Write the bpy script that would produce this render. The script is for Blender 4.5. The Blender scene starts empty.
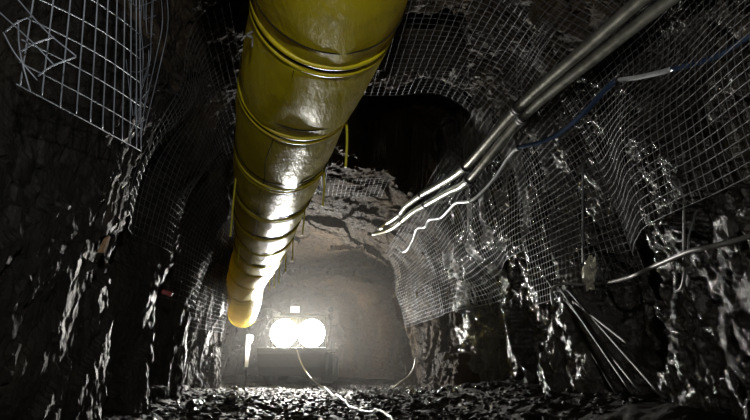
import bpy, bmesh, math, random
import numpy as np
from mathutils import Vector, Matrix, Euler

random.seed(7)
RNG = np.random.default_rng(7)
scene = bpy.context.scene
COL = scene.collection

# ------------------------------------------------------------------ camera, world, exposure
CAM = np.array([0.0, 0.0, 0.7])
FPX = 500.0
PITCH = math.atan(152 / 500)
cam_d = bpy.data.cameras.new('camera')
cam_d.sensor_width = 36.0
cam_d.lens = FPX / 750 * 36
cam_d.clip_start = 0.05
cam = bpy.data.objects.new('camera', cam_d)
COL.objects.link(cam)
cam.location = CAM
cam.rotation_euler = (math.pi / 2 + PITCH, 0, 0)
scene.camera = cam

world = bpy.data.worlds.new('world')
scene.world = world
world.use_nodes = True
world.node_tree.nodes['Background'].inputs[0].default_value = (0.75, 0.85, 1.0, 1)
world.node_tree.nodes['Background'].inputs[1].default_value = 0.02

scene.view_settings.view_transform = 'Standard'
scene.view_settings.look = 'None'
scene.view_settings.exposure = 0.0
scene.view_settings.gamma = 1.0
scene.view_settings.use_curve_mapping = False
LAMP_STRENGTH = 430.0      # floodlights of the vehicle
NEAR_FILL_W = 240.0          # unseen fill spot beside the camera

# unseen fill spot, added beside the camera to brighten the near tunnel
sl = bpy.data.lights.new('near_fill', 'SPOT')
sl.energy = NEAR_FILL_W
sl.color = (1.0, 0.98, 0.93)
sl.spot_size = math.radians(150)
sl.spot_blend = 1.0
sl.shadow_soft_size = 0.05
slo = bpy.data.objects.new('near_fill', sl)
COL.objects.link(slo)
slo.location = (0.25, -0.5, 1.75)
slo.rotation_euler = Vector((-0.16, 0.78, 0.42)).to_track_quat('-Z', 'Y').to_euler()

CP, SP = math.cos(PITCH), math.sin(PITCH)


def at(px, py, t):
    """point seen at photo position (px, py), t metres along the view axis"""
    u = (px - 375) / FPX
    v = (210 - py) / FPX
    return CAM + t * np.array([u, CP - v * SP, SP + v * CP])


def at_Y(px, py, Y):
    d = at(px, py, 1.0) - CAM
    return CAM + d * (Y / d[1])


def on_floor(px, py, z=0.0):
    d = at(px, py, 1.0) - CAM
    return CAM + d * ((z - CAM[2]) / d[2])


# ------------------------------------------------------------------ noise
def _h(ix, iy, iz, seed):
    n = (ix.astype(np.int64) * 374761393 + iy.astype(np.int64) * 668265263 +
         iz.astype(np.int64) * 2147483647 + seed * 1274126177) & 0xffffffff
    n = ((n ^ (n >> 13)) * 1274126177) & 0xffffffff
    n = ((n ^ (n >> 16)) * 2246822519) & 0xffffffff
    return (n ^ (n >> 15)) & 0xffffffff


def rnd(ix, iy, iz, seed):
    return _h(ix, iy, iz, seed) / 4294967295.0


def vnoise(P, seed=0):
    """smooth value noise, about -1..1"""
    F = np.floor(P).astype(np.int64)
    f = P - F
    w = f * f * f * (f * (f * 6 - 15) + 10)
    out = 0
    for dx in (0, 1):
        wx = w[..., 0] if dx else 1 - w[..., 0]
        for dy in (0, 1):
            wy = w[..., 1] if dy else 1 - w[..., 1]
            for dz in (0, 1):
                wz = w[..., 2] if dz else 1 - w[..., 2]
                out = out + wx * wy * wz * rnd(F[..., 0] + dx, F[..., 1] + dy, F[..., 2] + dz, seed)
    return out * 2 - 1


def fbm(P, oct=3, seed=0):
    o, a = 0, 1.0
    for k in range(oct):
        o = o + a * vnoise(P * (2.03 ** k) + 7.3 * k, seed + k)
        a *= 0.5
    return o


def facets(P, seed=0):
    """flat tilted facets: every Voronoi cell is its own plane"""
    F = np.floor(P).astype(np.int64)
    best = np.full(P.shape[:-1], 1e9)
    val = np.zeros(P.shape[:-1])
    for dx in (-1, 0, 1):
        for dy in (-1, 0, 1):
            for dz in (-1, 0, 1):
                ix, iy, iz = F[..., 0] + dx, F[..., 1] + dy, F[..., 2] + dz
                d0 = P[..., 0] - (ix + rnd(ix, iy, iz, seed))
                d1 = P[..., 1] - (iy + rnd(ix, iy, iz, seed + 1))
                d2 = P[..., 2] - (iz + rnd(ix, iy, iz, seed + 2))
                dd = d0 * d0 + d1 * d1 + d2 * d2
                pl = (rnd(ix, iy, iz, seed + 3) * 2 - 1) * 0.6 + \
                     (rnd(ix, iy, iz, seed + 4) * 2 - 1) * d0 * 1.3 + \
                     (rnd(ix, iy, iz, seed + 5) * 2 - 1) * d1 * 1.3 + \
                     (rnd(ix, iy, iz, seed + 6) * 2 - 1) * d2 * 1.3
                m = dd < best
                best = np.where(m, dd, best)
                val = np.where(m, pl, val)
    return val


def sstep(a, b, x):
    t = np.clip((x - a) / (b - a), 0, 1)
    return t * t * (3 - 2 * t)


def window(x, a, b, e0, e1=None):
    e1 = e0 if e1 is None else e1
    return sstep(a - e0, a + e0, x) * (1 - sstep(b - e1, b + e1, x))


# ------------------------------------------------------------------ materials
MATS = {}


def new_mat(name):
    m = bpy.data.materials.new(name)
    m.use_nodes = True
    MATS[name] = m
    nt = m.node_tree
    return m, nt, nt.nodes['Principled BSDF']


def N(nt, kind, **inp):
    n = nt.nodes.new(kind)
    for k, v in inp.items():
        n.inputs[k.replace('_', ' ')].default_value = v
    return n


def ramp(nt, src, stops):
    r = nt.nodes.new('ShaderNodeValToRGB')
    while len(r.color_ramp.elements) < len(stops):
        r.color_ramp.elements.new(0.5)
    for e, (p, c) in zip(r.color_ramp.elements, stops):
        e.position = p
        e.color = c if len(c) == 4 else (*c, 1)
    nt.links.new(src, r.inputs[0])
    return r


def rock_mat(name, dark, light, rust, rough, bump=1.0, stretch=(1, 1, 0.45), scale=1.0, spec=0.6):
    m, nt, b = new_mat(name)
    L = nt.links.new
    tc = nt.nodes.new('ShaderNodeNewGeometry')
    mp = nt.nodes.new('ShaderNodeMapping')
    mp.inputs['Scale'].default_value = [s * scale for s in stretch]
    L(tc.outputs['Position'], mp.inputs[0])
    n1 = N(nt, 'ShaderNodeTexNoise', Scale=1.1, Detail=8, Roughness=0.62)
    n2 = N(nt, 'ShaderNodeTexNoise', Scale=12.0, Detail=8, Roughness=0.7)
    n3 = N(nt, 'ShaderNodeTexNoise', Scale=42.0, Detail=5, Roughness=0.65)
    vo = N(nt, 'ShaderNodeTexVoronoi', Scale=6.5)
    vo.distance = 'CHEBYCHEV'
    # warp the cells so cracks are not round
    mixv = nt.nodes.new('ShaderNodeVectorMath'); mixv.operation = 'MULTIPLY_ADD'
    mixv.inputs[1].default_value = (0.25, 0.25, 0.25)
    L(n2.outputs['Color'], mixv.inputs[0]); L(mp.outputs[0], mixv.inputs[2])
    for n in (n1, n2, n3):
        L(mp.outputs[0], n.inputs['Vector'])
    L(mixv.outputs[0], vo.inputs['Vector'])
    c1 = ramp(nt, n2.outputs[0], [(0.32, dark), (0.62, light)])
    c2 = ramp(nt, n1.outputs[0], [(0.46, (0, 0, 0)), (0.68, (1, 1, 1))])
    mx = nt.nodes.new('ShaderNodeMix'); mx.data_type = 'RGBA'
    L(c2.outputs[0], mx.inputs[0]); L(c1.outputs[0], mx.inputs[6])
    mx.inputs[7].default_value = (*rust, 1)
    L(mx.outputs[2], b.inputs['Base Color'])
    rr = ramp(nt, n1.outputs[0], [(0.3, (rough[0],) * 3), (0.7, (rough[1],) * 3)])
    L(rr.outputs[0], b.inputs['Roughness'])
    b.inputs['Specular IOR Level'].default_value = spec
    bp1 = N(nt, 'ShaderNodeBump', Strength=0.9 * bump, Distance=0.05)
    bp2 = N(nt, 'ShaderNodeBump', Strength=0.8 * bump, Distance=0.04)
    bp3 = N(nt, 'ShaderNodeBump', Strength=0.9 * bump, Distance=0.014)
    L(vo.outputs['Distance'], bp1.inputs['Height'])
    L(n2.outputs[0], bp2.inputs['Height']); L(bp1.outputs[0], bp2.inputs['Normal'])
    L(n3.outputs[0], bp3.inputs['Height']); L(bp2.outputs[0], bp3.inputs['Normal'])
    L(bp3.outputs[0], b.inputs['Normal'])
    return m


def plain(name, col, rough=0.5, metal=0.0, spec=0.5, noise=0.0, nscale=20, bump=0.0, dirt=None):
    m, nt, b = new_mat(name)
    b.inputs['Roughness'].default_value = rough
    b.inputs['Metallic'].default_value = metal
    b.inputs['Specular IOR Level'].default_value = spec
    tc = nt.nodes.new('ShaderNodeTexCoord')
    n = N(nt, 'ShaderNodeTexNoise', Scale=nscale, Detail=6, Roughness=0.65)
    nt.links.new(tc.outputs['Object'], n.inputs['Vector'])
    d = dirt if dirt else tuple(c * (1 - noise) for c in col)
    r = ramp(nt, n.outputs[0], [(0.35, d), (0.6, col)])
    nt.links.new(r.outputs[0], b.inputs['Base Color'])
    if bump:
        bp = N(nt, 'ShaderNodeBump', Strength=bump, Distance=0.02)
        nt.links.new(n.outputs[0], bp.inputs['Height'])
        nt.links.new(bp.outputs[0], b.inputs['Normal'])
    return m


def emis(name, col, strength):
    m, nt, b = new_mat(name)
    b.inputs['Base Color'].default_value = (0.8, 0.8, 0.8, 1)
    b.inputs['Emission Color'].default_value = (*col, 1)
    b.inputs['Emission Strength'].default_value = strength
    return m


rock_mat('rock', (0.005, 0.005, 0.005), (0.026, 0.023, 0.019), (0.060, 0.045, 0.028), (0.15, 0.38), bump=1.25, spec=1.0)
b_ = MATS['rock'].node_tree.nodes['Principled BSDF']     # film of water
b_.inputs['Coat Weight'].default_value = 0.7
b_.inputs['Coat Roughness'].default_value = 0.16
MATS['rock'].node_tree.links.new(b_.inputs['Normal'].links[0].from_socket, b_.inputs['Coat Normal'])
rock_mat('dry_rock', (0.007, 0.007, 0.007), (0.030, 0.028, 0.026), (0.046, 0.038, 0.028), (0.48, 0.72), bump=0.7, spec=0.28)
rock_mat('roof_rock', (0.012, 0.011, 0.010), (0.060, 0.048, 0.036), (0.105, 0.076, 0.046), (0.42, 0.75), bump=0.7, stretch=(1, 0.6, 1), spec=0.33)
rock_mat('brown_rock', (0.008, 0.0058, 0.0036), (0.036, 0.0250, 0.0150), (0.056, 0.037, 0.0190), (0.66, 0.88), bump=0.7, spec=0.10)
rock_mat('mud', (0.007, 0.006, 0.005), (0.022, 0.019, 0.016), (0.016, 0.014, 0.012), (0.40, 0.78), bump=0.5, stretch=(1, 1, 1), scale=1.4, spec=0.16)
plain('wire', (0.14, 0.143, 0.147), 0.5, 0.4, noise=0.6, nscale=3)
plain('wire_front', (0.36, 0.40, 0.47), 0.42, 0.3, noise=0.35, nscale=6)
plain('pipe', (0.34, 0.34, 0.29), 0.30, 0.7, noise=0.5, nscale=8, bump=0.05)
plain('black_rubber', (0.012, 0.012, 0.012), 0.55, noise=0.3)
plain('cable_grey', (0.56, 0.58, 0.60), 0.28, noise=0.35, nscale=10)
plain('cable_blue', (0.035, 0.06, 0.12), 0.22, noise=0.3, nscale=10)
plain('hose', (0.16, 0.155, 0.14), 0.42, noise=0.45, nscale=12)
plain('cable_white', (0.75, 0.73, 0.68), 0.45, noise=0.2, nscale=12)
plain('hose_pale', (0.40, 0.36, 0.29), 0.5, noise=0.3, nscale=10)
plain('rod_steel', (0.035, 0.034, 0.032), 0.55, 0.0, noise=0.5, nscale=14)
plain('strap_yellow', (0.55, 0.50, 0.03), 0.5, noise=0.25, nscale=9)
plain('seam_dark', (0.022, 0.018, 0.006), 0.9, spec=0.08, noise=0.3)
plain('vehicle_paint', (0.05, 0.045, 0.03), 0.5, noise=0.5, nscale=5, bump=0.05)
plain('vehicle_steel', (0.03, 0.03, 0.03), 0.5, 0.3, noise=0.4)
plain('tyre', (0.012, 0.012, 0.012), 0.8, noise=0.3, bump=0.2)
plain('glass_dark', (0.02, 0.02, 0.025), 0.08)
plain('white_board', (0.80, 0.78, 0.72), 0.55, noise=0.15)
plain('plastic_sheet', (0.72, 0.70, 0.56), 0.22, noise=0.4, nscale=10, bump=0.3)
plain('lit_flake_tan', (0.42, 0.27, 0.15), 0.6, noise=0.35, nscale=20)  # tan of a lit rock flake, the light put into the colour
plain('red_tag', (0.35, 0.03, 0.03), 0.5, noise=0.3)
emis('lamp_lens', (1.0, 0.97, 0.90), LAMP_STRENGTH)
emis('rear_fill_glow', (1.0, 0.96, 0.90), 850.0)  # added glow that brightens the rock behind the vehicle
emis('roof_lens', (1.0, 0.92, 0.78), 1.1)


def duct_material():
    m, nt, b = new_mat('duct_fabric')
    L = nt.links.new
    g = nt.nodes.new('ShaderNodeNewGeometry')
    n1 = N(nt, 'ShaderNodeTexNoise', Scale=2.2, Detail=8, Roughness=0.7)
    n2 = N(nt, 'ShaderNodeTexNoise', Scale=11.0, Detail=6, Roughness=0.6)
    L(g.outputs['Position'], n1.inputs['Vector'])
    mp = nt.nodes.new('ShaderNodeMapping')
    mp.inputs['Scale'].default_value = (1, 0.35, 1)
    L(g.outputs['Position'], mp.inputs[0]); L(mp.outputs[0], n2.inputs['Vector'])
    c = ramp(nt, n1.outputs[0], [(0.30, (0.28, 0.22, 0.012)), (0.46, (0.58, 0.50, 0.012)), (0.75, (0.66, 0.58, 0.016))])
    L(c.outputs[0], b.inputs['Base Color'])
    r = ramp(nt, n2.outputs[0], [(0.3, (0.26,) * 3), (0.7, (0.44,) * 3)])
    L(r.outputs[0], b.inputs['Roughness'])
    b.inputs['Specular IOR Level'].default_value = 0.6
    bp = N(nt, 'ShaderNodeBump', Strength=0.5, Distance=0.03)
    L(n2.outputs[0], bp.inputs['Height'])
    L(bp.outputs[0], b.inputs['Normal'])
    # coated fabric lets some light through
    tr = nt.nodes.new('ShaderNodeBsdfTranslucent')
    tr.inputs[0].default_value = (0.75, 0.58, 0.02, 1)
    L(bp.outputs[0], tr.inputs[1])
    ms = nt.nodes.new('ShaderNodeMixShader')
    ms.inputs[0].default_value = 0.30
    out = nt.nodes['Material Output']
    L(b.outputs[0], ms.inputs[1]); L(tr.outputs[0], ms.inputs[2]); L(ms.outputs[0], out.inputs[0])
    return m


duct_material()


# ------------------------------------------------------------------ object helpers
def mesh_obj(name, V, F, mat, parent=None, smooth=True, kind=None):
    V = np.asarray(V, dtype=float)
    if parent is not None:
        p = parent
        while p is not None:
            V = V - np.array(p.location)
            p = p.parent
    me = bpy.data.meshes.new(name)
    me.from_pydata(V.tolist(), [], [tuple(int(i) for i in f) for f in F])
    me.materials.append(MATS[mat])
    if smooth:
        me.polygons.foreach_set('use_smooth', [True] * len(me.polygons))
    me.update()
    o = bpy.data.objects.new(name, me)
    COL.objects.link(o)
    o.parent = parent
    if kind:
        o['kind'] = kind
    return o


def tag(o, label, cat, group=None, kind=None):
    o['label'] = label
    o['category'] = cat
    if group:
        o['group'] = group
    if kind:
        o['kind'] = kind
    return o


def thing(name, label, cat, loc, group=None):
    o = bpy.data.objects.new(name, None)
    COL.objects.link(o)
    o.empty_display_size = 0.1
    o.location = [float(x) for x in loc]
    return tag(o, label, cat, group)


def tube(pts, r, sides=8, cap=True):
    pts = np.asarray(pts, dtype=float)
    n = len(pts)
    T = np.gradient(pts, axis=0)
    T /= np.linalg.norm(T, axis=1)[:, None] + 1e-12
    ref = np.array([0, 0, 1.0]) if abs(T[0][2]) < 0.9 else np.array([1.0, 0, 0])
    A = np.zeros_like(T)
    a = ref - T[0] * ref.dot(T[0]); a /= np.linalg.norm(a)
    for i in range(n):
        a = a - T[i] * a.dot(T[i])
        a /= np.linalg.norm(a) + 1e-12
        A[i] = a
    B = np.cross(T, A)
    rr = np.broadcast_to(np.asarray(r, dtype=float), (n,))
    ang = np.linspace(0, 2 * np.pi, sides, endpoint=False)
    V = (pts[:, None, :] + rr[:, None, None] * (np.cos(ang)[None, :, None] * A[:, None, :] + np.sin(ang)[None, :, None] * B[:, None, :])).reshape(-1, 3)
    F = []
    for i in range(n - 1):
        for j in range(sides):
            k = (j + 1) % sides
            F.append((i * sides + j, i * sides + k, (i + 1) * sides + k, (i + 1) * sides + j))
    if cap:
        F.append(tuple(range(sides))[::-1])
        F.append(tuple((n - 1) * sides + j for j in range(sides)))
    return V, F


def spline(pts, n):
    """Catmull-Rom through pts"""
    P = np.asarray(pts, dtype=float)
    P = np.vstack([2 * P[0] - P[1], P, 2 * P[-1] - P[-2]])
    m = len(P) - 3
    out = []
    for q in np.linspace(0, m - 1e-6, n):
        i = int(q); t = q - i
        p0, p1, p2, p3 = P[i:i + 4]
        out.append(0.5 * ((2 * p1) + (-p0 + p2) * t + (2 * p0 - 5 * p1 + 4 * p2 - p3) * t * t + (-p0 + 3 * p1 - 3 * p2 + p3) * t ** 3))
    return np.array(out)


def join(parts):
    V, F, o = [], [], 0
    for v, f in parts:
        V.append(np.asarray(v, dtype=float))
        F += [tuple(i + o for i in ff) for ff in f]
        o += len(v)
    return np.vstack(V), F


def box(c, s, bev=0.02, rot=None):
    """bevelled box, centre c, full size s"""
    bm = bmesh.new()
    bmesh.ops.create_cube(bm, size=1.0)
    bmesh.ops.scale(bm, vec=s, verts=bm.verts)
    if bev:
        bmesh.ops.bevel(bm, geom=bm.edges[:], offset=min(bev, min(s) * 0.4), segments=2, affect='EDGES', profile=0.6)
    if rot is not None:
        bmesh.ops.rotate(bm, cent=(0, 0, 0), matrix=Euler(rot).to_matrix(), verts=bm.verts)
    bm.verts.index_update()
    V = np.array([v.co[:] for v in bm.verts]) + np.asarray(c, dtype=float)
    F = [tuple(v.index for v in f.verts) for f in bm.faces]
    bm.free()
    return V, F


def lathe(c, axis, prof, seg=24):
    """profile [(along, radius)] turned about axis through c"""
    ax = Vector(axis).normalized()
    q = Vector((0, 0, 1)).rotation_difference(ax).to_matrix()
    q = np.array(q)
    ang = np.linspace(0, 2 * np.pi, seg, endpoint=False)
    V = []
    for (h, r) in prof:
        for a in ang:
            V.append(q @ np.array([r * math.cos(a), r * math.sin(a), h]) + np.asarray(c, dtype=float))
    F = []
    for i in range(len(prof) - 1):
        for j in range(seg):
            k = (j + 1) % seg
            F.append((i * seg + j, i * seg + k, (i + 1) * seg + k, (i + 1) * seg + j))
    F.append(tuple(range(seg))[::-1])
    F.append(tuple((len(prof) - 1) * seg + j for j in range(seg)))
    return np.array(V), F


# ------------------------------------------------------------------ tunnel form
NEXP = 3.6


def _profile():
    th = np.linspace(0, np.pi, 4001)
    c = np.sign(np.cos(th)) * np.abs(np.cos(th)) ** (2 / NEXP)
    s = np.abs(np.sin(th)) ** (2 / NEXP)
    x, z = c * 3.15, s * 4.95
    d = np.concatenate([[0], np.cumsum(np.hypot(np.diff(x), np.diff(z)))])
    a = d / d[-1]
    return a, c, s, d[-1]


PA, PC, PS, PLEN = _profile()
_nx = np.gradient(PS * 4.95); _nz = -np.gradient(PC * 3.15)
_nl = np.hypot(_nx, _nz) + 1e-12
_k = np.ones(61) / 61
PNX = -np.convolve(np.pad(_nx / _nl, 30, 'edge'), _k, 'valid')
PNZ = -np.convolve(np.pad(_nz / _nl, 30, 'edge'), _k, 'valid')

KY = np.array([-4, 0, 8, 14.6, 15.6, 16.2, 17.2, 19, 21, 23, 25, 28])
XL = np.array([-2.3, -2.75, -3.9, -4.85, -5.0, -5.1, -5.3, -5.6, -6.0, -6.6, -7.4, -9.0])
XR = np.array([4.1, 3.54, 2.39, 1.44, 1.22, 1.9, 2.3, 2.0, 1.1, -0.4, -2.4, -5.0])
ZT = np.array([4.9, 4.95, 4.95, 4.50, 4.40, 4.36, 4.30, 4.2, 4.1, 4.0, 3.9, 3.7])


def base(a, Y):
    c = np.interp(a, PA, PC); s = np.interp(a, PA, PS)
    xl = np.interp(Y, KY, XL); xr = np.interp(Y, KY, XR); zt = np.interp(Y, KY, ZT)
    P = np.stack([(xl + xr) / 2 + (xr - xl) / 2 * c, Y + 0 * a, zt * s - 0.1], -1)
    Nn = np.stack([np.interp(a, PA, PNX), 0 * a + 0 * Y, np.interp(a, PA, PNZ)], -1)
    return P, Nn


_ta = np.linspace(0, 1, 2001)
_tz = np.interp(_ta, PA, PS) * 4.95 - 0.1


def a_right(z):
    return float(np.interp(z, _tz[:1000], _ta[:1000]))


def a_left(z):
    return 1 - a_right(z)


def low_disp(a, Y, P):
    """large forms: buttresses, recesses, bulges; inward positive"""
    z = P[..., 2]
    right = 1 - sstep(0.30, 0.42, a)
    left = sstep(0.62, 0.72, a)
    Q = P * np.array([1, 1, 0.5])
    d = 0.22 * fbm(P * 0.45 + 3.1, 2, 11) + 0.20 * facets(Q * 0.75 + 0.7, 21) * (1 - 0.3 * (1 - right - left))
    # right wall
    r = (0.22 + 0.30 * np.clip(4.75 - Y, 0, 1.3)) * (1 - sstep(4.7, 4.95, Y)) \
        - 0.45 * window(Y, 4.9, 6.0, 0.18) * (1 - sstep(1.6, 2.1, z)) \
        + 0.25 * window(Y, 6.2, 8.3, 0.25, 0.18) \
        - 0.45 * window(Y, 8.6, 10.7, 0.2) * (1 - sstep(2.2, 3.0, z)) \
        + 0.22 * window(Y, 11.0, 15.4, 0.2, 0.3)
    # left wall: stepped slabs with sharp far edges
    warp = Y + 0.45 * fbm(P * np.array([0.6, 0, 0.6]), 2, 5)
    l = 0.95 * sstep(0.0, 4.6, warp) * (1 - sstep(5.25, 5.45, warp)) \
        + 0.85 * sstep(5.3, 7.1, warp) * (1 - sstep(7.1, 7.28, warp)) \
        + 0.80 * sstep(7.2, 9.5, warp) * (1 - sstep(9.5, 9.75, warp)) \
        + 0.60 * sstep(9.8, 13.0, warp) * (1 - sstep(13.2, 13.6, warp))
    return d * (1 - 0.35 * left) + right * r * (1 - sstep(2.5, 3.3, z)) + left * l


def roof_lift(P):
    x, y = P[..., 0], P[..., 1]
    wob = 0.22 * fbm(P * 0.9, 2, 31)
    yf = 8.8 + 1.3 * np.clip(x + 0.5, 0, 1.6)
    c1 = sstep(6.85, 7.15, y + wob) * (1 - sstep(-0.18, 0.18, y + wob - yf)) * window(x + wob, -0.55, 2.35, 0.2)
    c2 = window(y + wob, 5.3, 6.25, 0.12) * window(x + wob, 0.15, 1.05, 0.14)
    return (2.2 * c1 + 0.9 * c2) * sstep(3.2, 3.8, P[..., 2])


def disp(a, Y, P, fine=True):
    d = low_disp(a, Y, P)
    if fine:
        Q = P * np.array([1, 1, 0.42])
        calm = 1 - 0.5 * sstep(0.62, 0.72, a) - 0.62 * window(a, 0.29, 0.62, 0.03) * sstep(8.6, 10.2, Y)
        d = d + 0.016 * facets(P * np.array([1, 1, 0.7]) * 15.0, 57) * calm + calm * 0.085 * facets(Q * 2.3 + 5.5, 41) \
            + calm * 0.040 * facets(P * np.array([1, 1, 0.6]) * 6.2, 51) \
            + calm * (0.030 * (1 - 2 * np.abs(fbm(Q * 4.0, 3, 61))) + 0.012 * fbm(P * 13.0, 2, 71))
    return d


def surf(a, Y, off=0.0, fine=True, lift=True):
    P, Nn = base(a, Y)
    P2 = P + Nn * (disp(a, Y, P, fine) + off)[..., None]
    if lift:
        P2[..., 2] = P2[..., 2] + roof_lift(P)
    return P2


def taut(a0, a1, y0, y1):
    """inward reach of a net stretched over the rock: touches the high points, bridges the hollows"""
    ag = np.arange(a0 - 0.02, a1 + 0.021, 0.16 / PLEN)
    yg = np.arange(y0 - 0.3, y1 + 0.31, 0.16)
    A, Y = np.meshgrid(ag, yg, indexing='ij')
    P, _ = base(A, Y)
    d = disp(A, Y, P)
    for _ in range(2):
        p = np.pad(d, 1, 'edge')
        d = np.max([p[i:i + d.shape[0], k:k + d.shape[1]] for i in range(3) for k in range(3)], axis=0)
    for _ in range(4):
        p = np.pad(d, 1, 'edge')
        d = np.mean([p[i:i + d.shape[0], k:k + d.shape[1]] for i in range(3) for k in range(3)], axis=0)

    def f(a, y):
        u = np.clip((a - ag[0]) / (ag[1] - ag[0]), 0, len(ag) - 1.001)
        v = np.clip((y - yg[0]) / 0.16, 0, len(yg) - 1.001)
        i, k = u.astype(int), v.astype(int)
        fu, fv = u - i, v - k
        return (d[i, k] * (1 - fu) * (1 - fv) + d[i + 1, k] * fu * (1 - fv) + d[i, k + 1] * (1 - fu) * fv + d[i + 1, k + 1] * fu * fv)
    return f


def grid_faces(n, m):
    i = np.arange(n - 1)[:, None] * m + np.arange(m - 1)[None, :]
    return np.stack([i, i + m, i + m + 1, i + 1], -1).reshape(-1, 4)


YS = np.concatenate([np.arange(-4, 2.0, 0.12), np.arange(2.0, 9.0, 0.03), np.arange(9.0, 17.0, 0.042), np.arange(17.0, 28.01, 0.085)])
NA = 400
AS = np.linspace(0.0, 1.0, NA)
A_R, A_L = 116, NA - 116
YY, AA = np.meshgrid(YS, AS, indexing='ij')
PP = surf(AA, YY)
for nm, i0, i1, mt in (('wall_right', 0, A_R + 1, 'rock'), ('ceiling', A_R, A_L + 1, 'roof_rock'), ('wall_left', A_L, NA, 'dry_rock')):
    V = PP[:, i0:i1].reshape(-1, 3)
    o = mesh_obj(nm, V, grid_faces(len(YS), i1 - i0), mt, smooth=False)
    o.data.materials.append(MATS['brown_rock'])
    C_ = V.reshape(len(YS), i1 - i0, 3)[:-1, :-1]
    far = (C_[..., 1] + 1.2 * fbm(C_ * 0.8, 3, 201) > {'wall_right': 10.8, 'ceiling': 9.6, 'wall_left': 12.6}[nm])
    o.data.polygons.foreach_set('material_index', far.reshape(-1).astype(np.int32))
    o['kind'] = 'structure'
    o['label'] = {'wall_right': 'wet black rock wall on the right side of the mine tunnel',
                  'ceiling': 'rough blasted rock roof of the mine tunnel',
                  'wall_left': 'stepped dark rock wall on the left side of the tunnel'}[nm]
    o['category'] = 'ceiling' if nm == 'ceiling' else 'wall'


# floor -----------------------------------------------------------
def floor_z(X, Y):
    P = np.stack([X, Y, 0 * X], -1)
    xr = np.interp(Y, KY, XR); xl = np.interp(Y, KY, XL)
    z = 0.055 * fbm(P * 1.3, 3, 81) + 0.018 * facets(P * 5.0, 91) + 0.010 * fbm(P * 9.0, 3, 95)
    bank_r = 0.32 * sstep(1.5, 0.2, xr - X) * (1 - sstep(9.0, 14.0, Y))
    bank_l = 0.25 * sstep(1.2, 0.1, X - xl) * (1 - sstep(12, 16, Y))
    rut = -0.05 * np.exp(-((X - (-0.7 - 0.10 * Y)) / 0.22) ** 2) - 0.05 * np.exp(-((X - (0.75 - 0.12 * Y)) / 0.22) ** 2)
    return z + bank_r + bank_l + rut


fy = np.concatenate([np.arange(-4, 4, 0.15), np.arange(4, 17.5, 0.04), np.arange(17.5, 28.01, 0.12)])
fx = np.linspace(0, 1, 190)
FY, FXU = np.meshgrid(fy, fx, indexing='ij')
flo = np.interp(FY, KY, XL) - 0.9
fhi = np.interp(FY, KY, XR) + 0.9
FX = flo + (fhi - flo) * FXU
FZ = floor_z(FX, FY)
o = mesh_obj('floor', np.stack([FX, FY, FZ], -1).reshape(-1, 3), grid_faces(len(fy), len(fx))[:, ::-1], 'mud', smooth=True)
o['kind'] = 'structure'
o['label'] = 'wet muddy tunnel floor of crushed black rock'
o['category'] = 'floor'

# far end of the drift --------------------------------------------
ex, ez = np.meshgrid(np.linspace(-10, -4, 60), np.linspace(-0.4, 5.0, 50), indexing='ij')
EP = np.stack([ex, 0 * ex + 27.6, ez], -1)
EP[..., 1] += 0.4 * facets(EP * 0.9, 5) + 0.2 * fbm(EP * 1.2, 3, 6)
o = mesh_obj('wall_end', EP.reshape(-1, 3), grid_faces(60, 50), 'rock', smooth=False)
o['kind'] = 'structure'
o['label'] = 'rock face closing the far end of the tunnel'
o['category'] = 'wall'


# ------------------------------------------------------------------ wire mesh panels pinned to rock
def mesh_panel(label, a0, a1, y0, y1, cell=0.1, off=0.11, r=0.0034, mat='wire', sag=0.03, seed=0):
    """welded steel mesh following the rock; every wire is a part"""
    rg = np.random.default_rng(seed)
    cen = surf(np.array([(a0 + a1) / 2]), np.array([(y0 + y1) / 2]), off, False, False)[0]
    root = thing('wire_mesh_panel', label, 'wire mesh', cen, 'welded wire mesh panels on the rock')
    na = max(2, int(round((a1 - a0) * PLEN / cell)))
    ny = max(2, int(round((y1 - y0) / cell)))
    ph = rg.uniform(0, 50, 3)
    reach = taut(a0, a1, y0, y1)

    def place(a, y):
        P, Nn = base(a, y)
        P = P + Nn * (reach(a, y) + off - 0.09)[..., None]
        q = np.stack([a * PLEN, y, 0 * y], -1)
        d = sag * fbm(q * 0.9 + ph, 2, seed + 3)
        P = P + Nn * d[..., None]
        P[..., 1] += 0.035 * vnoise(q * 0.7 + ph + 9, seed + 5)
        P[..., 2] += 0.03 * vnoise(q * 0.8 + ph + 4, seed + 6)
        return P
    st = 0.11
    n = max(6, int((a1 - a0) * PLEN / st))
    m = max(6, int((y1 - y0) / st))
    yl = np.linspace(y0, y1, ny + 1)
    al = np.linspace(a0, a1, na + 1)
    ga, gy = np.meshgrid(np.linspace(a0, a1, n), yl, indexing='xy')
    G1 = place(ga, gy)
    for k in range(ny + 1):
        V, F = tube(G1[k], r, 4)
        mesh_obj('wire', V, F, mat, root)
    gy2, ga2 = np.meshgrid(np.linspace(y0, y1, m), al, indexing='xy')
    G2 = place(ga2, gy2)
    for k in range(na + 1):
        V, F = tube(G2[k], r, 4)
        mesh_obj('wire', V, F, mat, root)
    return root


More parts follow.
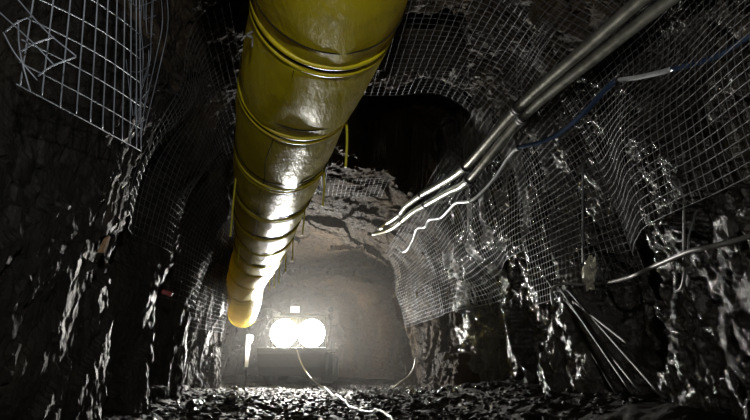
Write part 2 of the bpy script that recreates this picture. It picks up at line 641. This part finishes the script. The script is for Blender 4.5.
aR = a_right
mesh_panel('wire mesh high on the right wall, nearest panel at the photo edge', aR(1.8), 0.33, 1.6, 5.2, cell=0.08, r=0.003, seed=1)
mesh_panel('wire mesh on the right wall directly behind the twin pipes and blue cable sleeve', aR(1.5), 0.33, 5.1, 7.3, cell=0.085, r=0.003, seed=2)
mesh_panel('wire mesh on the dark right wall recess left of the leaning rods', aR(2.3), 0.33, 7.2, 9.6, seed=3)
mesh_panel('drooping wire mesh on the right wall under the low end of the grey cable', aR(1.9), 0.33, 9.6, 12.2, seed=4, off=0.11)
mesh_panel('farthest wire mesh on the right wall, beside the lit tunnel corner', aR(1.9), 0.34, 12.1, 15.0, seed=5, off=0.11)
mesh_panel('wire mesh on the roof above the twin pipes, at the top right', 0.32, 0.50, 2.6, 4.6, cell=0.085, r=0.003, seed=6)
mesh_panel('wire mesh on the roof between the duct hoop and the small dark hollow', 0.32, 0.56, 4.5, 7.0, seed=7, off=0.07)
mesh_panel('wire mesh on the roof right of the big dark cavity', 0.31, 0.34, 7.0, 10.4, seed=8)
mesh_panel('wire mesh on the roof beyond the big dark cavity', 0.40, 0.57, 10.2, 11.4, seed=9, off=0.07)
mesh_panel('wire mesh on the roof left of the dark cavity, behind the duct', 0.50, 0.62, 6.9, 10.4, seed=10)
mesh_panel('wire mesh on the upper left wall just right of the loose hanging mesh', 0.60, a_left(2.2), 4.6, 7.2, seed=11)
mesh_panel('wire mesh on the left wall between the rim lit rock slabs and the duct', 0.60, a_left(1.7), 7.2, 10.0, seed=12)
mesh_panel('wire mesh deep on the left wall behind the lower duct', 0.62, a_left(1.5), 10.0, 13.4, seed=13)

# the loose corner of mesh hanging off the left shoulder ------------
P00, P10, P11, P01 = at(50, -108, 2.4), at(139, -50, 3.6), at(141, 151, 4.0), at(20, 86, 2.6)
lr = thing('loose_mesh_panel', 'loose pale wire mesh corner hanging at the upper left of the tunnel', 'wire mesh', P01)


def quad(u, v):
    u = np.asarray(u)[..., None]; v = np.asarray(v)[..., None]
    P = P00 * (1 - u) * (1 - v) + P10 * u * (1 - v) + P11 * u * v + P01 * (1 - u) * v
    bend = 0.06 * np.sin(u * 3.0) * np.sin(v * 2.6 + 0.4)
    return P + bend * np.array([0.5, -0.8, 0.1])


for u in np.linspace(0, 1, 11):
    u = 1 - (1 - u) ** 1.25
    v1 = 1.0 + random.uniform(-0.01, 0.012)
    vv = np.linspace(0, v1, 24)
    V, F = tube(quad(0 * vv + u, vv), 0.0042, 5)
    mesh_obj('wire', V, F, 'wire_front', lr)
for v in np.linspace(0.04, 1.0, 9):
    uu = np.linspace(-0.01 - random.uniform(0, 0.02), 1.0, 24)
    V, F = tube(quad(uu, 0 * uu + v), 0.0042, 5)
    mesh_obj('wire', V, F, 'wire_front', lr)
# folded overlap: a second torn sheet lying across the outer corner
lr2 = thing('torn_mesh_strip', 'torn strip of wire mesh crossing the loose panel in the top left corner', 'wire mesh', at(30, 60, 2.5))
for pts in ([(-20, -5, 2.45), (30, 40, 2.5), (55, 66, 2.55)], [(8, -12, 2.45), (45, 30, 2.5), (76, 56, 2.55)],
            [(5, 32, 2.5), (18, 22, 2.5), (33, 16, 2.55)], [(20, 52, 2.5), (36, 43, 2.5), (54, 37, 2.55)],
            [(38, 76, 2.5), (52, 66, 2.5), (76, 57, 2.55)], [(18, 20, 2.45), (20, 52, 2.5), (30, 91, 2.55)],
            [(3, 32, 2.45), (16, 55, 2.5), (37, 80, 2.55)]):
    V, F = tube(spline([at(*p) for p in pts], 14), 0.0038, 5)
    mesh_obj('wire', V, F, 'wire_front', lr2)
# crumpled mesh bundled down the right edge of the loose panel
lr3 = thing('crumpled_mesh', 'crumpled bundle of wire mesh hanging at the right edge of the loose panel', 'wire mesh', at(140, 150, 4.5))
for k in range(13):
    x0 = 124 + 38 * (k / 12) + random.uniform(-3, 3)
    xe = 132 + 12 * (k / 12)
    ye = 96 + random.uniform(-25, 52)
    pts = [(x0, -25), (x0 + random.uniform(-5, 5), 20), (x0 * 0.7 + xe * 0.3 + random.uniform(-5, 5), 60), (xe, ye)]
    V, F = tube(spline([at(px, py, 4.4 + random.uniform(-0.12, 0.2)) for px, py in pts], 16), 0.0036, 4)
    mesh_obj('wire', V, F, 'wire_front', lr3)
for k in range(10):
    y = -5 + k * 14 + random.uniform(-3, 3)
    pts = [(126 + 0.06 * y, y + random.uniform(-5, 5)), (140, y + random.uniform(-6, 8)), (158 - 0.1 * y, y + random.uniform(-8, 8))]
    V, F = tube(spline([at(px, py, 4.42 + random.uniform(-0.1, 0.12)) for px, py in pts], 10), 0.0036, 4)
    mesh_obj('wire', V, F, 'wire_front', lr3)

# ------------------------------------------------------------------ ventilation duct
DPATH = spline([(-0.12, 1.1, 2.92), (-0.22, 2.2, 2.9), (-0.33, 2.75, 2.9), (-0.64, 3.7, 2.9), (-0.98, 4.9, 2.9), (-1.30, 6.1, 2.9), (-1.58, 7.1, 2.9),
                (-1.86, 8.2, 2.9), (-2.16, 9.3, 2.9), (-2.47, 10.4, 2.9), (-2.90, 11.6, 2.80), (-3.33, 12.8, 2.60), (-3.62, 14.0, 2.42),
                (-3.95, 15.2, 2.29), (-4.27, 16.4, 2.20)], 600)
DY = DPATH[:, 1]


def dpos(y):
    return np.array([np.interp(y, DY, DPATH[:, k]) for k in range(3)])


duct = thing('ventilation_duct', 'large yellow ventilation duct hung along the tunnel roof', 'air duct', (DPATH[0][0], DPATH[0][1], 2.4))
RING_Y = [1.6, 2.72, 3.72, 4.92, 6.1, 7.15, 8.2, 9.3, 10.4, 11.6, 12.8, 14.0, 15.2, 16.4]
SEG = 72


def duct_rad(y):
    return np.interp(y, [1, 3, 5, 11, 13, 17], [0.455, 0.462, 0.49, 0.5, 0.45, 0.43])


def duct_ring(y, rad, extra=None):
    c = dpos(y)
    t = dpos(y + 0.05) - dpos(y - 0.05); t /= np.linalg.norm(t)
    s = np.cross(t, (0, 0, 1)); s /= np.linalg.norm(s)
    u = np.cross(s, t)
    ang = np.linspace(0, 2 * np.pi, SEG, endpoint=False)
    R = rad + (extra if extra is not None else 0 * ang)
    return c + R[:, None] * (np.cos(ang)[:, None] * s + np.sin(ang)[:, None] * u), c, t, s, u


for i in range(len(RING_Y) - 1):
    y0, y1 = RING_Y[i], RING_Y[i + 1]
    ks = np.linspace(0, 1, 34)
    rows = []
    for k in ks:
        y = y0 + (y1 - y0) * k
        R0 = duct_rad(y)
        ring, c, t, s, u = duct_ring(y, R0)
        q = np.stack([np.cos(np.linspace(0, 2 * np.pi, SEG, endpoint=False)) * 1.6, 0 * ring[:, 0] + y * 1.1, np.sin(np.linspace(0, 2 * np.pi, SEG, endpoint=False)) * 1.6], -1)
        puff = 0.016 * math.sin(math.pi * k) ** 0.5 - 0.010 * math.exp(-((k * (y1 - y0)) / 0.05) ** 2) - 0.010 * math.exp(-(((1 - k) * (y1 - y0)) / 0.05) ** 2)
        wr = 0.012 * fbm(q, 3, 101 + i) + 0.010 * vnoise(q * np.array([4, 1.0, 4]), 131) * (math.exp(-(k * 6)) + math.exp(-((1 - k) * 6)))
        if i >= 10:
            wr = wr + 0.018 * math.sin(k * 28)
        ring, *_ = duct_ring(y, R0, puff + wr)
        rows.append(ring)
    V = np.vstack(rows)
    n = len(ks)
    F = []
    for a in range(n - 1):
        for j in range(SEG):
            b = (j + 1) % SEG
            F.append((a * SEG + j, a * SEG + b, (a + 1) * SEG + b, (a + 1) * SEG + j))
    mesh_obj('duct_section', V, F, 'duct_fabric', duct)


def hoop(y, r, rr, mat, name):
    pts, *_ = duct_ring(y, r)
    pts = np.vstack([pts, pts[:1]])
    V, F = tube(pts[:-1], rr, 8, cap=False)
    for j in range(8):   # close the loop
        k = (j + 1) % 8
        F.append(((SEG - 1) * 8 + j, (SEG - 1) * 8 + k, k, j))
    return mesh_obj(name, V, F, mat, duct)


for i, y in enumerate(RING_Y):
    r = duct_rad(y)
    hoop(y - 0.035, r + 0.004, 0.017, 'duct_fabric', 'hoop')
    hoop(y + 0.045, r + 0.004, 0.017, 'duct_fabric', 'hoop')
    hoop(y + 0.004, r + 0.001, 0.010, 'seam_dark', 'lashing')
    if i < 8:
        hoop(y - 0.20, duct_rad(y) + 0.012, 0.0065, 'seam_dark', 'stitched_seam')
# the lengthwise seam under the duct
for i in range(1, 9):
    y0, y1 = RING_Y[i] + 0.08, RING_Y[i + 1] - 0.08
    pts = []
    for y in np.linspace(y0, y1, 12):
        ring, c, t, s, u = duct_ring(y, 0.5)
        an = math.radians(248 + 1.2 * math.sin(y * 7))
        pts.append(c + (duct_rad(y) + 0.013 + 0.004 * math.sin(y * 5)) * (math.cos(an) * s + math.sin(an) * u))
    V, F = tube(pts, 0.0045, 6)
    mesh_obj('seam', V, F, 'seam_dark', duct)


# yellow tie-tails that hang from the hoops
def tail(px, y0, y1, Y, w=0.011):
    p0, p1 = at_Y(px, y0, Y), at_Y(px, y1, Y)
    p1 = np.array([p0[0] + random.uniform(-0.02, 0.02), p0[1] + random.uniform(-0.03, 0.03), p1[2]])
    mid = (p0 + p1) / 2 + np.array([random.uniform(-0.015, 0.015), 0, 0])
    V, F = tube(spline([p0, mid, p1], 8), w, 6)
    mesh_obj('tie_tail', V, F, 'strap_yellow', duct)


for a in ((346, 112, 166, 3.9), (324, 168, 206, 5.1), (304.5, 204, 235, 6.5), (293, 238, 261, 8.2), (237, 168, 236, 5.4),
          (286, 250, 272, 9.5), (240, 232, 262, 8.3), (281, 258, 284, 10.5), (275, 262, 288, 11.6), (270, 266, 290, 12.6)):
    tail(*a)
# knotted tie at the left of the first big hoop
ring, c, t, s, u = duct_ring(2.72, 0.53)
kp = at_Y(250, 37, 2.72)
V, F = join([tube(spline([kp + d for d in (np.array([-0.055, 0, -0.03]), np.array([-0.02, 0, 0.012]), np.array([0.012, 0, 0.0]), np.array([0.02, 0, -0.075]))], 10), 0.0065, 6),
             tube(spline([kp + d for d in (np.array([0.015, 0.0, 0.04]), np.array([-0.015, -0.02, 0.0]), np.array([0.02, -0.01, -0.015]))], 8), 0.008, 6)])
mesh_obj('knot', V, F, 'hose', duct)
# hangers up to the roof
for y in RING_Y[0:12]:
    c = dpos(y)
    top = surf(np.array([0.5]), np.array([y]), 0, False)[0]
    for sx in (-0.35, 0.35):
        V, F = tube([c + np.array([sx, 0, 0.40]), np.array([c[0] + sx * 0.6, y, 4.75])], 0.005, 5)
        mesh_obj('hanger_wire', V, F, 'wire', duct)

# ------------------------------------------------------------------ twin pipes along the right shoulder
PA_PX = [(705, -52, 3.2), (650, -8, 3.65), (590, 44, 4.4), (519, 107, 5.7), (466, 166, 7.4), (440, 184, 8.7), (421, 195, 10.0), (406, 206, 11.6), (400, 214, 12.3), (389, 222, 13.0), (379, 230, 13.6)]
PB_PX = [(735, -46, 3.2), (672, -2, 3.7), (600, 54, 4.5), (524, 116, 5.8), (470, 179, 7.4), (448, 192, 8.7), (425, 205, 10.2), (413, 212, 11.4), (402, 221, 12.2), (390, 229, 13.0), (373, 234, 13.5)]
for nm, PX, cl, lab in (('upper', PA_PX, [3, 4, 6, 8], 'upper of the twin pale pipes running along the right roof shoulder'),
                        ('lower', PB_PX, [3, 4, 6, 8], 'lower of the twin pale pipes, its end reaching out beside the lit far chamber')):
    pts3 = [at(*p) for p in PX]
    root = thing('service_pipe', lab, 'pipe', pts3[-1], 'twin service pipes')
    path = spline(pts3, 130)
    rad = np.interp(np.linspace(0, 1, 130), [0, 0.55, 0.95, 1.0], [0.050, 0.062, 0.066, 0.05])
    V, F = tube(path, rad, 14)
    mesh_obj('pipe', V, F, 'pipe', root)
    for c in cl:
        k = int(np.argmin(np.linalg.norm(path - pts3[c], axis=1)))
        seg = path[max(0, k - 1):k + 2]
        d = seg[-1] - seg[0]; d /= np.linalg.norm(d)
        V, F = lathe(path[k] - d * 0.05, d, [(0, 0.066), (0.005, 0.082), (0.045, 0.082), (0.05, 0.074), (0.055, 0.082), (0.095, 0.082), (0.1, 0.066)], 16)
        mesh_obj('coupling', V, F, 'black_rubber', root)
        if c in (3, 6):
            top = path[k] + np.array([0.05, 0, 0.75])
            V, F = tube([path[k], top], 0.006, 5)
            mesh_obj('hanger_wire', V, F, 'wire', root)

# ------------------------------------------------------------------ cable looped below the pipes
CB = [(790, 12, 3.1), (750, 36, 3.4), (715, 57, 3.7), (670, 70, 4.0), (640, 77, 4.25), (617, 81, 4.45), (605, 90, 4.55), (585, 112, 4.8), (560, 133, 5.2), (538, 143, 5.5), (518, 148, 5.8),
      (508, 158, 6.1), (497, 175, 6.5), (482, 192, 7.0), (470, 201, 7.4), (456, 203, 7.9), (448, 211, 8.4), (440, 218, 8.9), (429, 220, 9.5), (425, 227, 9.8), (417, 229, 10.3), (413, 240, 10.8), (408, 249, 11.2), (403, 252, 11.6), (399, 248, 11.8)]
cp = [at(*p) for p in CB]
root = thing('power_cable', 'sagging grey cable with a blue stretch looped below the twin pipes', 'cable', cp[-1])
path = spline(cp, 220)
i1, i2 = [int(np.argmin(np.linalg.norm(path - cp[k], axis=1))) for k in (5, 10)]
i0 = int(np.argmin(np.linalg.norm(path - cp[3], axis=1)))
for nm, s0, s1, mt, rr in (('cable', i0, i1 + 1, 'cable_grey', 0.022), ('blue_cable', i1, i2 + 1, 'cable_blue', 0.026),
                           ('cable', i2, 220, 'cable_grey', 0.022), ('blue_cable', 0, i0 + 1, 'cable_blue', 0.022)):
    V, F = tube(path[s0:s1], rr, 10)
    ob = mesh_obj(nm, V, F, mt, root)
    if nm == 'blue_cable':
        ob['label'] = 'dark blue sheathed length of the cable'
for k in (5, 10, 14, 17, 20):
    p = cp[k]
    V, F = join([lathe(p - np.array([0, 0.03, 0]), (0.2, 1, 0), [(0, 0.030), (0.06, 0.030)], 10), tube([p, p + np.array([0.10, 0.02, 0.28])], 0.005, 5)])
    mesh_obj('cable_tie', V, F, 'black_rubber', root)


# ------------------------------------------------------------------ things on the right wall
def on_right(px, py, inset=0.1):
    d = at(px, py, 1.0) - CAM
    t = np.arange(3.2, 20, 0.02)
    p = CAM + t[:, None] * d
    aa = np.interp(np.clip(p[:, 2], 0, 4.2), _tz[:1000], _ta[:1000])
    w = surf(aa, p[:, 1], inset, False)
    k = np.argmax(p[:, 0] >= w[:, 0])
    return p[k]


HB = [(800, 216), (750, 236), (715, 246), (688, 252), (655, 266), (630, 277), (605, 283), (585, 285), (563, 284), (552, 290), (553, 305)]
hp = [on_right(*p, 0.36) for p in HB]
root = thing('air_hose', 'dull grey hose sagging along the right wall above the leaning rods', 'hose', hp[-1])
V, F = tube(spline(hp, 90), 0.018, 8)
mesh_obj('hose_run', V, F, 'hose', root)
for k in (3, 6):
    V, F = tube(spline([hp[k], hp[k] + np.array([0.03, 0, 0.12]), hp[k] + np.array([0.12, 0, 0.30])], 6), 0.006, 5)
    mesh_obj('hook', V, F, 'wire', root)
dp = [on_right(684, y, 0.24) for y in (150, 200, 250, 275)] + [on_right(681, 288, 0.25), on_right(676, 291, 0.22)]
tag(mesh_obj('hanging_cord', *tube(spline(dp, 40), 0.009, 6), 'hose'), 'thin cord hanging down the right wall across the grey hose', 'cord')

RODS = [((547, 279), (621, 401), 'steel rod leaning on the right wall, lowest end nearest the middle of the tunnel'),
        ((560, 288), (633, 394), 'steel rod leaning on the right wall, second of the bundle from the left'),
        ((566, 300), (641, 392), 'short steel rod leaning on the right wall in the middle of the bundle'),
        ((568, 290), (665, 399), 'long steel rod leaning right, its foot farthest right of the bundle'),
        ((575, 302), (630, 345), 'stub steel rod leaning across the top of the rod bundle')]
for (p0, p1, lab) in RODS:
    A, B = on_right(*p0, 0.18), on_right(*p1, 0.42)
    zf = float(floor_z(np.array([B[0]]), np.array([B[1]]))[0])
    path = np.linspace(A, B, 12)
    root = thing('steel_rod', lab, 'rod', B, 'leaning steel rods')
    V, F = tube(path, 0.016, 8)
    mesh_obj('shaft', V, F, 'rod_steel', root)
    d = (A - B) / np.linalg.norm(A - B)
    V, F = lathe(A - d * 0.02, d, [(0, 0.017), (0.004, 0.026), (0.05, 0.026), (0.055, 0.017)], 6)
    mesh_obj('nut', V, F, 'rod_steel', root)

sp = [on_right(583, y, 0.17) for y in np.linspace(165, 268, 12)]
tag(mesh_obj('steel_strap', *tube(sp, 0.013, 6), 'wire'), 'pale steel strap running straight down the right wall mesh to the crumpled sheet', 'strap')
# crumpled sheet by the hose
cc = on_right(589, 273, 0.45)
bm = bmesh.new()
bmesh.ops.create_icosphere(bm, subdivisions=4, radius=1)
V = np.array([v.co[:] for v in bm.verts]); F = [tuple(v.index for v in f.verts) for f in bm.faces]; bm.free()
nn = 1 + 0.42 * facets(V * 1.6 + 3, 301) + 0.12 * facets(V * 3.2, 311)
V = V * nn[:, None] * np.array([0.06, 0.11, 0.15])
V[:, 1] += V[:, 2] * -0.45
tag(mesh_obj('crumpled_sheet', V + cc, F, 'plastic_sheet', smooth=False), 'pale crumpled plastic sheet stuck on the right wall by the hose', 'plastic sheet')

# ------------------------------------------------------------------ things on the left wall


def on_left(px, py, inset=0.1):
    d = at(px, py, 1.0) - CAM
    t = np.arange(2.0, 20, 0.02)
    p = CAM + t[:, None] * d
    aa = 1 - np.interp(np.clip(p[:, 2], 0, 4.2), _tz[:1000], _ta[:1000])
    w = surf(aa, p[:, 1], inset, False)
    return p[np.argmax(p[:, 0] <= w[:, 0])]


wc = on_left(104, 244, 0.10)  # rock flake; its lit look is painted as a tan colour
bm = bmesh.new()
vs = [bm.verts.new(v) for v in ((-.05, -.03, -.10), (.02, -.03, -.11), (.055, -.025, .10), (.0, -.025, .06), (-.04, .03, -.09), (.02, .03, -.10), (.05, .03, .09), (.0, .03, .05))]
for f in ((0, 1, 2, 3), (7, 6, 5, 4), (0, 4, 5, 1), (1, 5, 6, 2), (2, 6, 7, 3), (3, 7, 4, 0)):
    bm.faces.new([vs[i] for i in f])
bmesh.ops.bevel(bm, geom=bm.edges[:], offset=0.006, segments=2, affect='EDGES')
bm.verts.index_update()
V = np.array([v.co[:] for v in bm.verts]); F = [tuple(v.index for v in f.verts) for f in bm.faces]; bm.free()
tag(mesh_obj('lit_flake', V * 0.75 + wc, F, 'lit_flake_tan', smooth=False), 'small rock flake on the left wall, its light put into the tan colour', 'wedge')
tc_ = on_left(167, 293, 0.12)
tag(mesh_obj('reflector_tag', *box(tc_, (0.14, 0.02, 0.06), 0.008, (0, 0.3, 0.5)), 'red_tag'), 'small dull red tag on the left wall below the mesh', 'tag')

# ------------------------------------------------------------------ vehicle with floodlights
VX, VY = -2.58, 17.0
veh = thing('mine_vehicle', 'dark mining vehicle facing the camera with blazing white floodlights', 'vehicle', (VX, VY + 1.9, 0.0))


def vpart(name, VF, mat, smooth=False, parent=None):
    return mesh_obj(name, VF[0], VF[1], mat, parent or veh, smooth)


def w(x, y, z):
    return np.array([VX + x, VY + y, z])


vpart('chassis', join([box(w(0, 2.0, 0.70), (1.5, 3.6, 0.35), 0.04), box(w(0, 0.35, 0.62), (1.9, 0.30, 0.36), 0.05)]), 'vehicle_steel')
vpart('hood', join([box(w(0, 1.1, 1.12), (1.55, 1.5, 0.55), 0.10), box(w(0, 0.36, 1.10), (1.2, 0.06, 0.36), 0.02)]), 'vehicle_paint')
cab = vpart('cab', join([box(w(0, 2.65, 1.25), (1.7, 1.5, 0.80), 0.06)] + [box(w(sx * 0.80, 2.65 + sy * 0.70, 1.98), (0.09, 0.09, 0.75), 0.02) for sx in (-1, 1) for sy in (-1, 1)]), 'vehicle_paint')
vpart('windscreen', box(w(0, 1.96, 1.98), (1.5, 0.02, 0.66), 0.005), 'glass_dark', parent=cab)
vpart('roof', box(w(0, 2.6, 2.38), (1.85, 1.75, 0.10), 0.04), 'vehicle_paint', parent=cab)
vpart('tray', join([box(w(0, 3.75, 1.05), (1.8, 0.9, 0.12), 0.03), box(w(-0.87, 3.75, 1.3), (0.06, 0.9, 0.4), 0.01), box(w(0.87, 3.75, 1.3), (0.06, 0.9, 0.4), 0.01)]), 'vehicle_steel')
for sx in (-1, 1):
    for yy in (0.95, 3.2):
        wh = vpart('wheel', lathe(w(sx * 0.95 - 0.19, yy, 0.50), (1, 0, 0), [(0, 0.25), (0.0, 0.42), (0.05, 0.50), (0.33, 0.50), (0.38, 0.42), (0.38, 0.25)], 28), 'tyre', True)
        vpart('hub', lathe(w(sx * 0.95 + (0.19 if sx > 0 else -0.21), yy, 0.50), (1, 0, 0), [(0, 0.22), (0.02, 0.22)], 20), 'vehicle_steel', True, wh)
    vpart('mudguard', box(w(sx * 0.95, 0.95, 1.08), (0.44, 1.15, 0.06), 0.025), 'vehicle_paint')
    vpart('mirror', join([tube([w(sx * 0.85, 1.95, 1.95), w(sx * 1.12, 1.85, 1.95)], 0.015, 6), box(w(sx * 1.14, 1.85, 1.9), (0.05, 0.10, 0.24), 0.02)]), 'vehicle_steel')
# unseen scoop-shaped block added to keep the floodlights off the near floor
sec = [(0.12, 0.35), (-0.50, 0.28), (-0.85, 0.55), (-0.98, 0.95), (-0.93, 1.10), (-0.60, 1.02), (0.12, 1.00)]
bv = [w(x, y, z) for x in (-1.05, 1.05) for y, z in sec]
nb = len(sec)
bf = [tuple(range(nb)), tuple(range(nb, 2 * nb))[::-1]] + [(i, i + nb, (i + 1) % nb + nb, (i + 1) % nb) for i in range(nb)]
bk_ = vpart('shade_block', (np.array(bv), bf), 'vehicle_steel')
vpart('shade_block_lip', box(w(0, -0.97, 1.06), (2.14, 0.05, 0.14), 0.015), 'vehicle_steel', parent=bk_)  # lip of the added block that shades the floor
# light frame carrying two clusters of round floodlights
vpart('light_frame', join([box(w(0, 0.24, 1.62 + dz), (1.75, 0.05, 0.05), 0.01) for dz in (-0.52, 0.52)] +
                          [box(w(dx, 0.24, 1.58), (0.05, 0.05, 1.20), 0.01) for dx in (-0.84, 0.0, 0.84)]), 'vehicle_steel')
for sx in (-0.455, 0.455):
    c = w(sx, 0.20, 1.62)
    fl = vpart('floodlight', lathe(c, (0, -1, 0), [(-0.10, 0.12), (-0.05, 0.36), (0.04, 0.452), (0.075, 0.454), (0.075, 0.446), (0.05, 0.444)], 32), 'vehicle_steel', True)
    vpart('lens', lathe(c, (0, -1, 0), [(0.055, 0.443), (0.066, 0.41), (0.072, 0.25)], 28), 'lamp_lens', False, fl)
# small square lamp on the roof and an unseen fill added for far rock
rl = vpart('roof_lamp', box(w(-0.38, 1.85, 2.56), (0.40, 0.12, 0.28), 0.03), 'vehicle_steel')
vpart('lens', box(w(-0.38, 1.78, 2.56), (0.34, 0.02, 0.22), 0.005), 'roof_lens', False, rl)
wl = vpart('rear_fill_lamp', join([tube([w(0.8, 3.3, 2.4), w(0.8, 3.3, 2.7)], 0.02, 6), lathe(w(0.8, 3.32, 2.72), (0.12, 0.98, -0.05), [(-0.08, 0.05), (0, 0.13), (0.06, 0.14)], 16)]), 'vehicle_steel', True)
vpart('lens', lathe(w(0.8, 3.32, 2.72), (0.12, 0.98, -0.05), [(0.062, 0.13), (0.068, 0.13)], 12), 'rear_fill_glow', False, wl)

# white board standing left of the vehicle
bl = thing('marker_board', 'narrow white board on a post standing left of the floodlit vehicle', 'sign', (-3.92, 16.0, 0))
V, F = box((-3.92, 16.0, 0.75), (0.05, 0.05, 1.6), 0.01)
mesh_obj('post', V, F, 'vehicle_steel', bl, False)
bm = bmesh.new()
out = [(-0.17, 1.50), (0.20, 1.50), (0.18, 1.36), (0.06, 1.22), (0.02, 0.55), (-0.14, 0.55)]
an = math.radians(68)
fr = [bm.verts.new((-3.92 + x * math.cos(an) + 0.04 * math.sin(an), 16.0 + x * math.sin(an) - 0.04 * math.cos(an), z)) for x, z in out]
bk = [bm.verts.new((-3.92 + x * math.cos(an) + 0.028 * math.sin(an), 16.0 + x * math.sin(an) - 0.028 * math.cos(an), z)) for x, z in out]
bm.faces.new(fr); bm.faces.new(bk[::-1])
for i in range(6):
    j = (i + 1) % 6
    bm.faces.new((fr[j], fr[i], bk[i], bk[j]))
bm.verts.index_update()
V = np.array([v.co[:] for v in bm.verts]); F = [tuple(v.index for v in f.verts) for f in bm.faces]; bm.free()
mesh_obj('board', V, F, 'white_board', bl, False)


# ------------------------------------------------------------------ floor cables
def lie(pts, lift):
    out = []
    for p in pts:
        q = np.array(p, dtype=float)
        q[2] = float(floor_z(np.array([q[0]]), np.array([q[1]]))[0]) + lift
        out.append(q)
    return out


fc = [at_Y(297, 350, 15.97), at_Y(300, 360, 15.85), at_Y(305, 370, 15.4), at_Y(312, 379, 14.3)] + \
    lie([on_floor(322, 388.5), on_floor(334, 396), on_floor(350, 404), on_floor(368, 409.5), on_floor(382, 414), on_floor(394, 420), on_floor(402, 430)], 0.035)
fcs = spline(fc, 160)
fcs[:, 2] = np.maximum(fcs[:, 2], floor_z(fcs[:, 0], fcs[:, 1]) + 0.03)
fcs[1:-1, 2] = np.maximum(fcs[1:-1, 2], (fcs[:-2, 2] + fcs[2:, 2]) / 2)
tag(mesh_obj('trailing_cable', *tube(fcs, 0.020, 8), 'cable_white'), 'white trailing cable running from the vehicle across the floor to the camera', 'cable')
fh = [at_Y(416, 358, 13.2), at_Y(414, 368, 13.2), at_Y(409, 376, 13.2), at_Y(401, 382, 13.2)] + lie([at_Y(391, 387, 13.3), at_Y(380, 389, 13.5)], 0.04)
tag(mesh_obj('water_hose', *tube(spline(fh, 40), 0.026, 8), 'hose_pale'), 'pale hose curling from the right wall corner onto the far floor', 'hose')

# ------------------------------------------------------------------ loose rocks
bm = bmesh.new()
bmesh.ops.create_icosphere(bm, subdivisions=2, radius=1)
ICO = np.array([v.co[:] for v in bm.verts]); ICOF = [tuple(v.index for v in f.verts) for f in bm.faces]; bm.free()
bm = bmesh.new()
bmesh.ops.create_icosphere(bm, subdivisions=1, radius=1)
ICO1 = np.array([v.co[:] for v in bm.verts]); ICO1F = [tuple(v.index for v in f.verts) for f in bm.faces]; bm.free()


def rock_shape(seed, V0=ICO):
    n = 1 + 0.45 * facets(V0 * 1.1 + seed * 3.7, 400 + seed)
    return V0 * np.clip(n, 0.5, 1.5)[:, None]


rocks = [rock_shape(k) for k in range(6)]
rmesh = []
for k in range(6):
    me = bpy.data.meshes.new('rock')
    me.from_pydata(rocks[k].tolist(), [], ICOF)
    me.materials.append(MATS['rock'])
    rmesh.append(me)
rg = random.Random(3)
for k in range(46):
    Y = rg.uniform(6, 15.5)
    xr = float(np.interp(Y, KY, XR)); xl = float(np.interp(Y, KY, XL))
    right = k % 2 == 0
    X = xr - 0.35 - abs(rg.gauss(0, 0.55)) if right else xl + 1.0 + abs(rg.gauss(0, 0.5))
    sz = rg.uniform(0.04, 0.095)
    o = bpy.data.objects.new('rock', rmesh[k % 6])
    COL.objects.link(o)
    o.scale = (sz * rg.uniform(0.8, 1.4), sz, sz * rg.uniform(0.55, 0.9))
    o.rotation_euler = (rg.uniform(-0.3, 0.3), rg.uniform(-0.3, 0.3), rg.uniform(0, 6.28))
    zf = float(floor_z(np.array([X]), np.array([Y]))[0])
    o.location = (X, Y, zf + o.scale[2] * 0.45)
    if right:
        tag(o, 'broken dark rock lying at the foot of the right wall', 'rock', 'loose rocks along the right wall')
    else:
        tag(o, 'broken dark rock lying at the foot of the left wall', 'rock', 'loose rocks along the left wall')
# crushed stone too small to count
small = [rock_shape(k + 20, ICO1) for k in range(8)]
V, F, off = [], [], 0
ng = 6500
gy = 5.0 + 11.5 * RNG.random(ng) ** 1.2
gu = RNG.random(ng)
gxl = np.interp(gy, KY, XL) + 0.5; gxr = np.interp(gy, KY, XR) - 0.2
gx = gxl + (gxr - gxl) * gu
gz = floor_z(gx, gy)
gs = 0.012 + 0.035 * RNG.random(ng) ** 3
for k in range(ng):
    an = RNG.random() * 6.28
    v = small[k % 8] * gs[k] * np.array([1.2, 0.9, 0.7])
    ca, sa = math.cos(an), math.sin(an)
    v = np.stack([v[:, 0] * ca - v[:, 1] * sa + gx[k], v[:, 0] * sa + v[:, 1] * ca + gy[k], v[:, 2] + gz[k] + gs[k] * 0.3], -1)
    V.append(v)
    F += [(a + off, b + off, c + off) for a, b, c in ICO1F]
    off += len(v)
tag(mesh_obj('crushed_stone', np.vstack(V), F, 'mud', smooth=False), 'crushed black stone strewn over the wet tunnel floor', 'gravel', kind='stuff')

# ------------------------------------------------------------------ dusty haze in the far part of the drift
m = bpy.data.materials.new('haze')
m.use_nodes = True
nt = m.node_tree
nt.nodes.remove(nt.nodes['Principled BSDF'])
vs_ = nt.nodes.new('ShaderNodeVolumeScatter')
vs_.inputs['Color'].default_value = (1.0, 0.97, 0.92, 1)
vs_.inputs['Density'].default_value = 0.006
vs_.inputs['Anisotropy'].default_value = 0.3
nt.links.new(vs_.outputs[0], nt.nodes['Material Output'].inputs['Volume'])
MATS['haze'] = m
V, F = box((-2.4, 18.0, 2.6), (12, 15.0, 6.0), 0)
tag(mesh_obj('haze', V, F, 'haze', smooth=False), 'thin dusty haze glowing around the floodlights in the far tunnel', 'haze', kind='stuff')
